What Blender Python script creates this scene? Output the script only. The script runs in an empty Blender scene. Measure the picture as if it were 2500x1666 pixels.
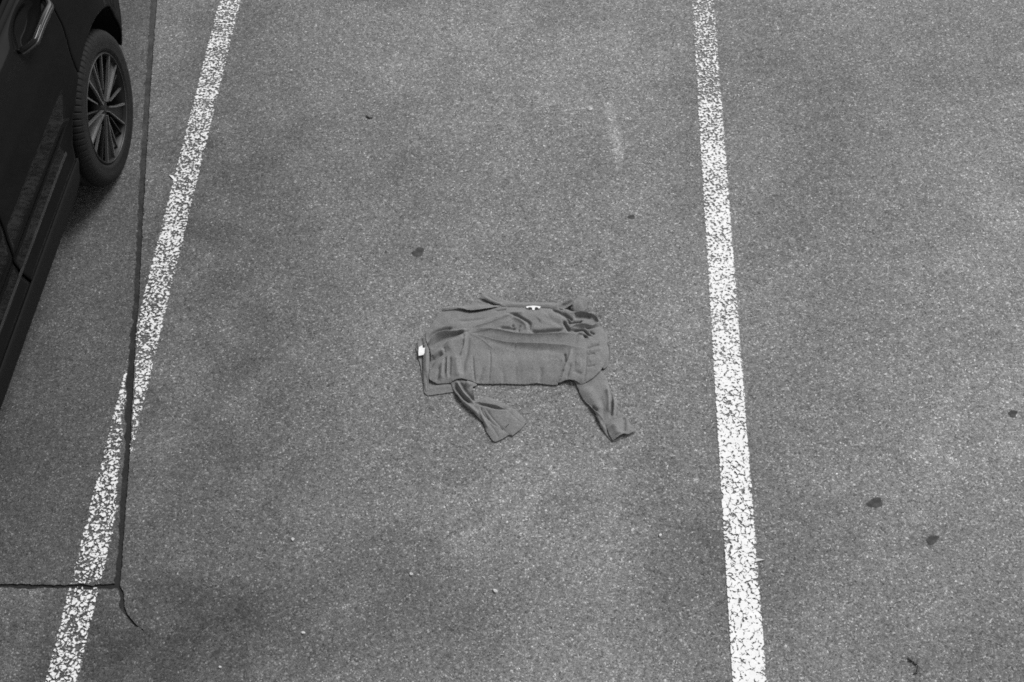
import bpy, bmesh, math, random
import numpy as np
from mathutils import Vector, Matrix

random.seed(7)
rng = np.random.default_rng(11)
scene = bpy.context.scene
COL = scene.collection

# ------------------------------------------------------------------ camera, light, exposure
CAM_H = 4.588                                   # an upper-floor window above the car park
FPX, IW, IH = 3440.0, 2500.0, 1666.0            # focal length and frame, in pixels of the photograph
W2C = np.array([[0.998461677214315, 0.0384381973717198, -0.039959781245517564],
                [-0.006184240753788501, 0.7934016535379054, 0.6086670447211815],
                [0.05510022051386079, -0.6074835974297004, 0.7924188567627561]])
cam_data = bpy.data.cameras.new("camera")
cam = bpy.data.objects.new("camera", cam_data)
COL.objects.link(cam)
cam_data.sensor_width = 36.0
cam_data.lens = 36.0 * FPX / IW
cam_data.clip_start = 0.05
cam_data.clip_end = 2000.0
C2W = Matrix(W2C.T.tolist()).to_4x4()
C2W.translation = (0, 0, CAM_H)
cam.matrix_world = C2W
scene.camera = cam

SUN_EL, SUN_AZ = math.radians(48), math.radians(48)   # azimuth measured from +x towards +y
world = bpy.data.worlds.new("World")
scene.world = world
world.use_nodes = True
wt = world.node_tree
wt.nodes.clear()
sky = wt.nodes.new("ShaderNodeTexSky")
sky.sky_type = 'NISHITA'
sky.sun_disc = False
sky.sun_elevation = SUN_EL
sky.sun_rotation = math.radians(90) - SUN_AZ
bw = wt.nodes.new("ShaderNodeRGBToBW")                # grey overcast sky (black and white film)
bg = wt.nodes.new("ShaderNodeBackground")
bg.inputs["Strength"].default_value = 0.10
wo = wt.nodes.new("ShaderNodeOutputWorld")
wt.links.new(sky.outputs[0], bw.inputs[0])
wt.links.new(bw.outputs[0], bg.inputs["Color"])
wt.links.new(bg.outputs[0], wo.inputs["Surface"])

sun_data = bpy.data.lights.new("sun", 'SUN')
sun_data.energy = 1.5
sun_data.angle = math.radians(24)
sun = bpy.data.objects.new("sun", sun_data)
COL.objects.link(sun)
sd_ = Vector((math.cos(SUN_EL) * math.cos(SUN_AZ), math.cos(SUN_EL) * math.sin(SUN_AZ), math.sin(SUN_EL)))
sun.rotation_euler = sd_.to_track_quat('Z', 'Y').to_euler()
sun.location = (6, 6, 12)

scene.render.engine = 'CYCLES'
scene.cycles.use_denoising = False
scene.cycles.filter_width = 1.7
scene.view_settings.view_transform = 'Standard'
scene.view_settings.look = 'None'
scene.view_settings.gamma = 1.0
scene.view_settings.use_curve_mapping = False
scene.view_settings.exposure = 0.88

# ------------------------------------------------------------------ survey helpers
def gp(px, py, z=0.0):
    """the point at height z that the photograph shows at pixel (px, py)"""
    r = W2C.T @ np.array([px - IW / 2, -(py - IH / 2), -FPX])
    t = (z - CAM_H) / r[2]
    return np.array([r[0] * t, r[1] * t, z])

# ------------------------------------------------------------------ materials
def new_mat(name):
    m = bpy.data.materials.new(name)
    m.use_nodes = True
    nt = m.node_tree
    b = nt.nodes["Principled BSDF"]
    return m, nt, b

def N(nt, kind, **kw):
    n = nt.nodes.new(kind)
    for k, v in kw.items():
        setattr(n, k, v)
    return n

def L(nt, a, b):
    nt.links.new(a, b)

def g3(v):
    return (v, v, v, 1)

def ramp(nt, src, stops):
    r = N(nt, "ShaderNodeValToRGB")
    el = r.color_ramp.elements
    while len(el) < len(stops):
        el.new(0.5)
    for e, (p, c) in zip(el, stops):
        e.position = p
        e.color = g3(c)
    L(nt, src, r.inputs[0])
    return r.outputs[0]

def math_n(nt, op, a, b=None, clamp=False):
    n = N(nt, "ShaderNodeMath", operation=op)
    n.use_clamp = clamp
    for i, v in enumerate((a, b)):
        if v is None:
            continue
        if isinstance(v, (int, float)):
            n.inputs[i].default_value = v
        else:
            L(nt, v, n.inputs[i])
    return n.outputs[0]

def noise(nt, vec, scale, detail=3.0, rough=0.55):
    n = N(nt, "ShaderNodeTexNoise")
    n.inputs["Scale"].default_value = scale
    n.inputs["Detail"].default_value = detail
    n.inputs["Roughness"].default_value = rough
    L(nt, vec, n.inputs["Vector"])
    return n.outputs[0]

def voro(nt, vec, scale, feature='F1', rnd=1.0):
    n = N(nt, "ShaderNodeTexVoronoi", feature=feature)
    n.inputs["Scale"].default_value = scale
    n.inputs["Randomness"].default_value = rnd
    L(nt, vec, n.inputs["Vector"])
    return n

def plain(name, col, rough=0.5, metallic=0.0, spec=0.5, coat=0.0, bump=None, var=0.0):
    m, nt, b = new_mat(name)
    b.inputs["Base Color"].default_value = g3(col)
    b.inputs["Roughness"].default_value = rough
    b.inputs["Metallic"].default_value = metallic
    b.inputs["Specular IOR Level"].default_value = spec
    b.inputs["Coat Weight"].default_value = coat
    tc = N(nt, "ShaderNodeTexCoord").outputs["Object"]
    if var:
        nz = noise(nt, tc, 35, 4)
        L(nt, ramp(nt, nz, [(0.3, col * (1 - var)), (0.7, col * (1 + var))]), b.inputs["Base Color"])
    if bump:
        sc, st, di = bump
        bn = N(nt, "ShaderNodeBump")
        bn.inputs["Strength"].default_value = st
        bn.inputs["Distance"].default_value = di
        L(nt, noise(nt, tc, sc, 3), bn.inputs["Height"])
        L(nt, bn.outputs[0], b.inputs["Normal"])
    return m

# broad shade and brightness painted into the asphalt tone, with pale tyre scuffs: (pixel x, y in the photograph, half length m, half width m, turn, gain)
SHADE_AND_SCUFFS = [(880, 1490, 0.95, 0.42, 0.1, -0.28), (470, 1050, 0.60, 2.2, -0.05, -0.36), (760, 900, 0.5, 2.0, -0.1, -0.14), (1650, 1400, 0.26, 0.55, 0.0, -0.22), (600, 330, 0.45, 1.1, -0.1, -0.18),
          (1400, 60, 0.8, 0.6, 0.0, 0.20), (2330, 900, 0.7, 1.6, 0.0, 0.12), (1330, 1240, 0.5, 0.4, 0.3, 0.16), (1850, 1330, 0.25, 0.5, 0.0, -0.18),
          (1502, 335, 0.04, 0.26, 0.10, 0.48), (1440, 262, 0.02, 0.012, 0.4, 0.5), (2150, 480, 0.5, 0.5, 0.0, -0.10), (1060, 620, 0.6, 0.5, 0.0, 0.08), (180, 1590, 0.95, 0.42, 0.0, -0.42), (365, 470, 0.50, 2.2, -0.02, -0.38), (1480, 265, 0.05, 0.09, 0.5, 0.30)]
def shade_and_scuffs(nt, co, tone):
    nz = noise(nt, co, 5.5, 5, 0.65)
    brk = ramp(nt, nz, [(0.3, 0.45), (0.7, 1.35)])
    for px, py, a, b_, rot, gain in SHADE_AND_SCUFFS:
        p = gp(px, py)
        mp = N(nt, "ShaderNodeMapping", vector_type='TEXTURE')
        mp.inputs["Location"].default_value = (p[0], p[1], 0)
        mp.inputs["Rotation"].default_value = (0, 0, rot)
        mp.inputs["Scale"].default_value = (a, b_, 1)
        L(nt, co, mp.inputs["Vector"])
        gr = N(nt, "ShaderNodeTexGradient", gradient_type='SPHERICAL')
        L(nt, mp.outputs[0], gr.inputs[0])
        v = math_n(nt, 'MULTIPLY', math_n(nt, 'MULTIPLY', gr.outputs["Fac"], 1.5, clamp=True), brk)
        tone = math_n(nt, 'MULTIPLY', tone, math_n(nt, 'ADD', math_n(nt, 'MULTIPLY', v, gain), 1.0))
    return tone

def asphalt_mat(name, base, contrast, stone_scale, fine=False):
    m, nt, b = new_mat(name)
    co = N(nt, "ShaderNodeTexCoord").outputs["Object"]
    # wander the lookup so that the stones are not neat cells
    wob = N(nt, "ShaderNodeTexNoise")
    wob.inputs["Scale"].default_value = 60
    L(nt, co, wob.inputs["Vector"])
    mixv = N(nt, "ShaderNodeVectorMath", operation='MULTIPLY_ADD')
    L(nt, wob.outputs["Color"], mixv.inputs[0])
    mixv.inputs[1].default_value = (0.012, 0.012, 0.0)
    L(nt, co, mixv.inputs[2])
    vec = mixv.outputs[0]
    v1 = voro(nt, vec, stone_scale)
    v2 = voro(nt, vec, stone_scale * 2.3)
    sep1 = N(nt, "ShaderNodeSeparateColor"); L(nt, v1.outputs["Color"], sep1.inputs[0])
    sep2 = N(nt, "ShaderNodeSeparateColor"); L(nt, v2.outputs["Color"], sep2.inputs[0])
    # each stone has a tone of its own; a few are pale quartz, a few are pits of bare bitumen
    t1 = ramp(nt, sep1.outputs[0], [(0.0, 0.40), (0.12, 0.72), (0.55, 1.0), (0.86, 1.22), (0.95, 1.75), (1.0, 2.5)])
    t2 = ramp(nt, sep2.outputs[0], [(0.0, 0.55), (0.2, 0.85), (0.7, 1.05), (0.93, 1.3), (1.0, 2.1)])
    tone = math_n(nt, 'MULTIPLY', t1, t2)
    fn = noise(nt, co, 420, 3, 0.7)
    tone = math_n(nt, 'MULTIPLY', tone, ramp(nt, fn, [(0.3, 0.72), (0.7, 1.28)]))
    med = noise(nt, co, 38, 3, 0.6)
    tone = math_n(nt, 'MULTIPLY', tone, ramp(nt, med, [(0.28, 0.80), (0.72, 1.20)]))
    # contrast about the mean
    tone = math_n(nt, 'ADD', math_n(nt, 'MULTIPLY', math_n(nt, 'SUBTRACT', tone, 1.0), contrast), 1.0)
    # patches of wear, tyre polish and grime, centimetres to metres across
    w1 = noise(nt, co, 0.75, 3, 0.5)
    w2 = noise(nt, co, 3.2, 4, 0.6)
    w3 = noise(nt, co, 11.0, 4, 0.65)
    tone = math_n(nt, 'MULTIPLY', tone, ramp(nt, w1, [(0.3, 0.80), (0.7, 1.18)]))
    tone = math_n(nt, 'MULTIPLY', tone, ramp(nt, w2, [(0.3, 0.87), (0.7, 1.13)]))
    tone = math_n(nt, 'MULTIPLY', tone, ramp(nt, w3, [(0.3, 0.92), (0.7, 1.08)]))
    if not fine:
        tone = shade_and_scuffs(nt, co, tone)  # soft shade and brightness painted into the tone, plus the tyre scuffs
    col = math_n(nt, 'MULTIPLY', tone, base)
    col = math_n(nt, 'MAXIMUM', col, 0.012)
    cmb = N(nt, "ShaderNodeCombineColor")
    for i in range(3):
        L(nt, col, cmb.inputs[i])
    L(nt, cmb.outputs[0], b.inputs["Base Color"])
    b.inputs["Roughness"].default_value = 0.9
    b.inputs["Specular IOR Level"].default_value = 0.25
    h = math_n(nt, 'SUBTRACT', 0.6, v1.outputs["Distance"])
    h2 = math_n(nt, 'MULTIPLY', math_n(nt, 'SUBTRACT', 0.6, v2.outputs["Distance"]), 0.5)
    hh = math_n(nt, 'ADD', h, h2)
    hh = math_n(nt, 'ADD', hh, math_n(nt, 'MULTIPLY', sep1.outputs[1], 0.6))
    bn = N(nt, "ShaderNodeBump")
    bn.inputs["Strength"].default_value = 0.3 if fine else 0.4
    bn.inputs["Distance"].default_value = 0.004
    L(nt, hh, bn.inputs["Height"])
    L(nt, bn.outputs[0], b.inputs["Normal"])
    return m

def paint_mat(name, near, far, seed):
    """worn road paint: what is left of it is opaque, the rest is gone; UV = (metres from the left edge, metres along)"""
    m, nt, b = new_mat(name)
    tcn = N(nt, "ShaderNodeTexCoord")
    co, uv = tcn.outputs["Object"], tcn.outputs["UV"]
    off = N(nt, "ShaderNodeVectorMath", operation='ADD')
    off.inputs[1].default_value = (seed, seed * 1.7, 0)
    L(nt, co, off.inputs[0])
    v = off.outputs[0]
    sx = N(nt, "ShaderNodeSeparateXYZ"); L(nt, uv, sx.inputs[0])
    u, ln = sx.outputs[0], sx.outputs[1]
    n1 = noise(nt, v, 90, 3, 0.6)
    n2 = noise(nt, v, 300, 2, 0.6)
    nl = noise(nt, v, 4.5, 3, 0.6)
    grain = math_n(nt, 'ADD', math_n(nt, 'MULTIPLY', n1, 0.8), math_n(nt, 'MULTIPLY', n2, 0.2))
    # net of shrinkage cracks
    wv = N(nt, "ShaderNodeTexNoise"); wv.inputs["Scale"].default_value = 45; L(nt, v, wv.inputs["Vector"])
    wm = N(nt, "ShaderNodeVectorMath", operation='MULTIPLY_ADD')
    L(nt, wv.outputs["Color"], wm.inputs[0]); wm.inputs[1].default_value = (0.03, 0.03, 0); L(nt, v, wm.inputs[2])
    ve = voro(nt, wm.outputs[0], 38, 'DISTANCE_TO_EDGE')
    crack = ramp(nt, ve.outputs["Distance"], [(0.0, 1.0), (0.07, 0.35), (0.14, 0.0)])
    # wear: grows from 'near' to 'far' along the line, patchy
    mr = N(nt, "ShaderNodeMapRange")
    mr.inputs["From Min"].default_value = 2.0; mr.inputs["From Max"].default_value = 5.8
    mr.inputs["To Min"].default_value = near; mr.inputs["To Max"].default_value = far
    L(nt, ln, mr.inputs["Value"])
    wear = math_n(nt, 'ADD', mr.outputs[0], math_n(nt, 'MULTIPLY', math_n(nt, 'SUBTRACT', nl, 0.5), 0.22))
    mc = N(nt, "ShaderNodeMapRange")
    mc.inputs["From Min"].default_value = 2.6; mc.inputs["From Max"].default_value = 4.4
    mc.inputs["To Min"].default_value = 0.20; mc.inputs["To Max"].default_value = 0.03
    L(nt, ln, mc.inputs["Value"])
    wear = math_n(nt, 'ADD', wear, math_n(nt, 'MULTIPLY', crack, mc.outputs[0]))
    # edges crumble
    e = math_n(nt, 'MINIMUM', u, math_n(nt, 'SUBTRACT', 0.115, u))
    edge = ramp(nt, math_n(nt, 'MULTIPLY', e, 100.0), [(0.0, 0.14), (0.35, 0.02), (0.8, 0.0)])
    wear = math_n(nt, 'ADD', wear, edge)
    d = math_n(nt, 'SUBTRACT', grain, wear)
    alpha = math_n(nt, 'MULTIPLY', d, 30.0, clamp=True)
    tone = ramp(nt, noise(nt, v, 25, 4, 0.6), [(0.3, 0.74), (0.7, 0.84)])
    L(nt, tone, b.inputs["Base Color"])
    b.inputs["Roughness"].default_value = 0.75
    tr = N(nt, "ShaderNodeBsdfTransparent")
    mx = N(nt, "ShaderNodeMixShader")
    L(nt, alpha, mx.inputs[0]); L(nt, tr.outputs[0], mx.inputs[1]); L(nt, b.outputs[0], mx.inputs[2])
    L(nt, mx.outputs[0], nt.nodes["Material Output"].inputs["Surface"])
    return m

def cloth_mat(name, base):
    m, nt, b = new_mat(name)
    co = N(nt, "ShaderNodeTexCoord").outputs["Object"]
    # melange yarn: flecks drawn out along warp and weft
    def fleck(sx, sy):
        mp = N(nt, "ShaderNodeMapping"); mp.inputs["Scale"].default_value = (sx, sy, 200)
        mp.inputs["Rotation"].default_value = (0, 0, 0.05)
        L(nt, co, mp.inputs["Vector"])
        return noise(nt, mp.outputs[0], 1.0, 3, 0.7)
    f = math_n(nt, 'ADD', fleck(420, 150), fleck(150, 420))
    soft = noise(nt, co, 30, 4, 0.6)
    tone = math_n(nt, 'MULTIPLY', ramp(nt, math_n(nt, 'MULTIPLY', f, 0.5), [(0.34, 0.52), (0.66, 1.52)]),
                  ramp(nt, soft, [(0.3, 0.92), (0.7, 1.08)]))
    col = math_n(nt, 'MULTIPLY', tone, base)
    cmb = N(nt, "ShaderNodeCombineColor")
    for i in range(3):
        L(nt, col, cmb.inputs[i])
    L(nt, cmb.outputs[0], b.inputs["Base Color"])
    b.inputs["Roughness"].default_value = 0.95
    b.inputs["Specular IOR Level"].default_value = 0.15
    b.inputs["Sheen Weight"].default_value = 0.15
    b.inputs["Sheen Roughness"].default_value = 0.6
    bn = N(nt, "ShaderNodeBump")
    bn.inputs["Strength"].default_value = 0.35
    bn.inputs["Distance"].default_value = 0.0012
    L(nt, math_n(nt, 'ADD', f, noise(nt, co, 90, 3)), bn.inputs["Height"])
    L(nt, bn.outputs[0], b.inputs["Normal"])
    return m

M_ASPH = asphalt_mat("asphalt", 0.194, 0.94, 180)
M_PATCH = asphalt_mat("asphalt_patch", 0.096, 1.0, 220, True)
def seal_mat():
    """bitumen in the open joint, sanded up towards the far end"""
    m, nt, b = new_mat("bitumen_seal")
    co = N(nt, "ShaderNodeTexCoord").outputs["Object"]
    sp = N(nt, "ShaderNodeSeparateXYZ"); L(nt, co, sp.inputs[0])
    mr = N(nt, "ShaderNodeMapRange")
    mr.inputs["From Min"].default_value = 3.4; mr.inputs["From Max"].default_value = 5.4
    mr.inputs["To Min"].default_value = 0.0; mr.inputs["To Max"].default_value = 0.17
    L(nt, sp.outputs[1], mr.inputs["Value"])
    n_ = math_n(nt, 'ADD', math_n(nt, 'MULTIPLY', noise(nt, co, 140, 4, 0.7), 0.6), math_n(nt, 'MULTIPLY', noise(nt, co, 14, 3), 0.4))
    col = ramp(nt, math_n(nt, 'ADD', n_, mr.outputs[0]), [(0.35, 0.016), (0.55, 0.03), (0.72, 0.07), (0.9, 0.11)])
    L(nt, col, b.inputs["Base Color"])
    b.inputs["Roughness"].default_value = 0.85; b.inputs["Specular IOR Level"].default_value = 0.25
    bn = N(nt, "ShaderNodeBump"); bn.inputs["Strength"].default_value = 0.6; bn.inputs["Distance"].default_value = 0.004
    L(nt, n_, bn.inputs["Height"]); L(nt, bn.outputs[0], b.inputs["Normal"])
    return m
M_SEAL = seal_mat()
M_LINE_R = paint_mat("worn_paint", 0.33, 0.535, 3.1)
M_LINE_L = paint_mat("worn_paint_thin", 0.455, 0.50, 9.4)
M_CLOTH = cloth_mat("grey_melange_cloth", 0.178)
M_TAG = plain("white_label", 0.80, 0.6, var=0.04)
M_SLIT = plain("thread_and_gap_shade", 0.03, 0.9)
def car_paint():
    m, nt, b = new_mat("car_paint")
    b.inputs["Base Color"].default_value = g3(0.0075)
    b.inputs["Roughness"].default_value = 0.5
    b.inputs["Specular IOR Level"].default_value = 0.0
    co = N(nt, "ShaderNodeTexCoord").outputs["Object"]
    gl = N(nt, "ShaderNodeBsdfGlossy"); gl.inputs["Roughness"].default_value = 0.05
    gl.inputs["Color"].default_value = g3(0.9)
    bn = N(nt, "ShaderNodeBump"); bn.inputs["Strength"].default_value = 0.06; bn.inputs["Distance"].default_value = 0.002
    L(nt, noise(nt, co, 70, 2), bn.inputs["Height"]); L(nt, bn.outputs[0], gl.inputs["Normal"])
    lw = N(nt, "ShaderNodeLayerWeight"); lw.inputs["Blend"].default_value = 0.25
    fac = math_n(nt, 'ADD', math_n(nt, 'MULTIPLY', lw.outputs["Fresnel"], 0.17), 0.012)
    dust = ramp(nt, noise(nt, co, 6, 5, 0.7), [(0.3, 0.8), (0.7, 1.15)])
    mx = N(nt, "ShaderNodeMixShader")
    L(nt, math_n(nt, 'MULTIPLY', fac, dust), mx.inputs[0]); L(nt, b.outputs[0], mx.inputs[1]); L(nt, gl.outputs[0], mx.inputs[2])
    L(nt, mx.outputs[0], nt.nodes["Material Output"].inputs["Surface"])
    return m
M_PAINT = car_paint()
M_TRIM = plain("black_trim", 0.011, 0.75, spec=0.08, bump=(300, 0.2, 0.001))
M_RUB = plain("tyre_rubber", 0.008, 0.7, spec=0.28, bump=(120, 0.15, 0.001), var=0.25)
M_DARK = plain("underbody", 0.004, 0.9, spec=0.1)
M_GLASS = plain("tinted_glass", 0.003, 0.06, spec=0.4)
M_CHROME = plain("satin_chrome", 0.07, 0.35, metallic=1.0)
M_ALLOY = plain("machined_alloy", 0.30, 0.45, metallic=1.0)
M_RIMEDGE = plain("satin_rim", 0.10, 0.4, metallic=1.0)
M_ALLOYD = plain("dark_alloy", 0.010, 0.45, spec=0.25)
M_STEEL = plain("brake_steel", 0.05, 0.5, metallic=0.8)
M_LAMP = plain("lamp_lens", 0.35, 0.1)
M_GUM = plain("old_gum", 0.068, 0.9, spec=0.15, bump=(260, 0.7, 0.003), var=0.45)
M_STONE = plain("pale_stone", 0.55, 0.8, bump=(300, 0.4, 0.002), var=0.15)
M_LEAF = plain("dry_leaf", 0.06, 0.7, bump=(150, 0.5, 0.002), var=0.4)
M_PALE = plain("pale_chip", 0.62, 0.7, var=0.1)

# ------------------------------------------------------------------ object helpers
def mesh_obj(name, verts, faces, mat, parent=None, smooth=True):
    me = bpy.data.meshes.new(name)
    me.from_pydata([tuple(map(float, v)) for v in verts], [], [tuple(map(int, f)) for f in faces])
    me.update()
    if mat:
        me.materials.append(mat)
    if smooth:
        me.polygons.foreach_set("use_smooth", [True] * len(me.polygons))
    o = bpy.data.objects.new(name, me)
    COL.objects.link(o)
    if parent:
        o.parent = parent
    return o

def bm_obj(name, bm, mat, parent=None, smooth=False):
    me = bpy.data.meshes.new(name)
    bm.to_mesh(me); bm.free()
    if mat:
        me.materials.append(mat)
    if smooth:
        me.polygons.foreach_set("use_smooth", [True] * len(me.polygons))
    o = bpy.data.objects.new(name, me)
    COL.objects.link(o)
    if parent:
        o.parent = parent
    return o

def thing(o, label, cat, group=None):
    o["label"] = label; o["category"] = cat
    if group:
        o["group"] = group
    return o

def empty(name, loc, rz=0.0):
    o = bpy.data.objects.new(name, None)
    o.empty_display_size = 0.1
    o.location = loc; o.rotation_euler = (0, 0, rz)
    COL.objects.link(o)
    return o

def smooth01(t):
    t = np.clip(t, 0, 1)
    return t * t * (3 - 2 * t)

# polygons -> clean dense sheets ---------------------------------------------------------
def resample(pts, step, closed=True):
    pts = np.asarray(pts, float)
    out = []
    n = len(pts)
    for i in range(n if closed else n - 1):
        a, b = pts[i], pts[(i + 1) % n]
        k = max(1, int(round(np.linalg.norm((b - a)[:2]) / step)))
        for j in range(k):
            out.append(a + (b - a) * j / k)
    if not closed:
        out.append(pts[-1])
    return np.array(out)

def seg_dist(P, poly, closed=True):
    """distance of each P to a polyline; also the nearest point, its arc parameter and the signed side"""
    A = poly[:, :2]
    B = np.roll(A, -1, 0) if closed else A[1:]
    if not closed:
        A = A[:-1]
    ln = np.linalg.norm(B - A, axis=1)
    cum = np.concatenate([[0], np.cumsum(ln)])
    best = np.full(len(P), 1e9); near = np.zeros((len(P), 2)); tt = np.zeros(len(P)); side = np.zeros(len(P)); idx = np.zeros(len(P), int)
    for i in range(len(A)):
        d = B[i] - A[i]
        l2 = max(d @ d, 1e-12)
        t = np.clip(((P - A[i]) @ d) / l2, 0, 1)
        q = A[i] + t[:, None] * d
        r = P - q
        dist = np.hypot(r[:, 0], r[:, 1])
        k = dist < best
        best[k] = dist[k]; near[k] = q[k]; tt[k] = (cum[i] + t[k] * ln[i]) / cum[-1]; idx[k] = i
        side[k] = np.sign(d[0] * r[k, 1] - d[1] * r[k, 0])
    return best, near, tt, side, idx

def inside(P, poly):
    x, y = P[:, 0], P[:, 1]
    c = np.zeros(len(P), bool)
    n = len(poly)
    for i in range(n):
        x1, y1 = poly[i][:2]; x2, y2 = poly[(i + 1) % n][:2]
        if y1 == y2:
            continue
        k = ((y1 > y) != (y2 > y)) & (x < (x2 - x1) * (y - y1) / (y2 - y1) + x1)
        c ^= k
    return c

def sheet(poly, cell):
    """quads filling a 2-D polygon, the outer ring snapped on to the outline: (points, signed distance, faces)"""
    poly = np.asarray(poly, float)
    lo, hi = poly[:, :2].min(0) - cell * 2, poly[:, :2].max(0) + cell * 2
    nx, ny = int((hi[0] - lo[0]) / cell) + 1, int((hi[1] - lo[1]) / cell) + 1
    X, Y = np.meshgrid(lo[0] + np.arange(nx) * cell, lo[1] + np.arange(ny) * cell)
    P = np.stack([X.ravel(), Y.ravel()], 1)
    d, near, _, _, _ = seg_dist(P, poly)
    sd = np.where(inside(P, poly), d, -d)
    G = np.arange(nx * ny).reshape(ny, nx)
    q = np.stack([G[:-1, :-1], G[:-1, 1:], G[1:, 1:], G[1:, :-1]], -1).reshape(-1, 4)
    s4 = sd[q]
    keep = (s4.max(1) > cell * 0.25) & (s4.min(1) > -cell * 1.3) & ((s4 > -cell * 0.05).sum(1) >= 2)
    q = q[keep]
    snap = sd < cell * 0.45
    P = P.copy()
    P[snap] = near[snap]
    sd = np.where(snap, 0, sd)
    v = P[q]
    cr = lambda a, b: a[:, 0] * b[:, 1] - a[:, 1] * b[:, 0]
    corner = np.stack([cr(v[:, (i + 1) % 4] - v[:, i], v[:, (i + 3) % 4] - v[:, i]) for i in range(4)], 1)
    q = q[(corner.min(1) > -0.15 * cell * cell) & (corner.sum(1) > 0.25 * cell * cell)]
    used, inv = np.unique(q.ravel(), return_inverse=True)
    return P[used], sd[used], inv.reshape(-1, 4)

# ------------------------------------------------------------------ the ground
def jag(pts, amp, step, seed):
    r = np.random.default_rng(seed)
    p = resample(np.array(pts, float), step, closed=False)
    w = np.zeros(len(p)); v = 0.0
    for i in range(len(p)):
        v = 0.6 * v + r.normal(0, amp)
        w[i] = v
    d = np.gradient(p, axis=0)
    nrm = np.stack([-d[:, 1], d[:, 0]], 1) / np.maximum(np.linalg.norm(d, axis=1), 1e-9)[:, None]
    q = p + nrm * w[:, None]
    q[0] = p[0]; q[-1] = p[-1]
    return q

jr_px = [(383, 12), (366, 245), (354, 460), (350, 519), (341, 721), (332, 880), (333, 817), (325, 955), (319, 1090), (308, 1230), (303, 1300), (299, 1370), (296, 1410), (293, 1424)]
jr_px = [p for p in jr_px if p not in ((332, 880),)]
jl_px = [(367, 12), (352, 245), (338, 460), (337, 519), (326, 721), (319, 817), (308, 955), (304, 1090), (293, 1230), (289, 1300), (284, 1370), (281, 1410), (280, 1422)]
ct_px = [(280, 1425), (238, 1429), (200, 1427), (120, 1427), (59, 1427), (18, 1426)]
cb_px = [(286, 1437), (238, 1439), (200, 1438), (140, 1437), (59, 1438), (18, 1435)]
tail_r = [(303, 1453), (303, 1474), (309, 1496), (323, 1511), (334, 1526), (352, 1540)]
tail_l = [(352, 1540), (330, 1528), (318, 1514), (302, 1499), (291, 1478), (293, 1458), (286, 1438)]
G2 = lambda L_: [gp(*p)[:2] for p in L_]
JR, JL, CT, CB = G2(jr_px), G2(jl_px), G2(ct_px), G2(cb_px)
TR, TL = G2(tail_r), G2(tail_l)
def extend(a, b, dist):
    a, b = np.array(a), np.array(b)
    return b + (b - a) / np.linalg.norm(b - a) * dist
jr_far = extend(JR[-1], JR[0], 40); jl_far = extend(JL[-1], JL[0], 40)
ct_far = extend(CT[0], CT[-1], 40); cb_far = extend(CB[0], CB[-1], 40)
JRj = jag(JR, 0.0010, 0.008, 1)
JLj = jag(JL, 0.0020, 0.009, 2)
CTj = jag(CT, 0.0018, 0.009, 3)
CBj = jag(CB, 0.0018, 0.009, 4)
TRj, TLj = jag([JR[-1]] + TR, 0.0014, 0.009, 5), jag(TL, 0.0014, 0.009, 6)

def slab(name, outline, mat, z=0.0, depth=0.022):
    bm = bmesh.new()
    vs = [bm.verts.new((p[0], p[1], z)) for p in outline]
    es = [bm.edges.new((vs[i], vs[(i + 1) % len(vs)])) for i in range(len(vs))]
    bmesh.ops.triangle_fill(bm, use_beauty=True, edges=es)
    for f in bm.faces:
        if f.normal.z < 0:
            f.normal_flip()
    lo = [bm.verts.new((p[0], p[1], z - depth)) for p in outline]
    n = len(vs)
    for i in range(n):
        bm.faces.new((vs[i], lo[i], lo[(i + 1) % n], vs[(i + 1) % n]))
    o = bm_obj(name, bm, mat)
    o["kind"] = "structure"
    return o

BIG = 150.0
main_out = [(jr_far[0], BIG)] + [tuple(jr_far)] + [tuple(p) for p in JRj[:-1]] + [tuple(p) for p in TRj[:-1]] + \
           [tuple(p) for p in TLj[:-1]] + [tuple(p) for p in CBj] + [tuple(cb_far), (-BIG, cb_far[1]), (-BIG, -BIG), (BIG, -BIG), (BIG, BIG)]
patch_out = [(jl_far[0], BIG)] + [tuple(jl_far)] + [tuple(p) for p in JLj] + [tuple(p) for p in CTj] + [tuple(ct_far), (-BIG, ct_far[1]), (-BIG, BIG)]
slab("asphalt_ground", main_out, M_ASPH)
slab("asphalt_patch", patch_out, M_PATCH)
bed = mesh_obj("crack_bed", [(-BIG, -BIG, -0.006), (BIG, -BIG, -0.006), (BIG, BIG, -0.006), (-BIG, BIG, -0.006)], [(0, 1, 2, 3)], M_SEAL)
bed["kind"] = "structure"

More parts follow.
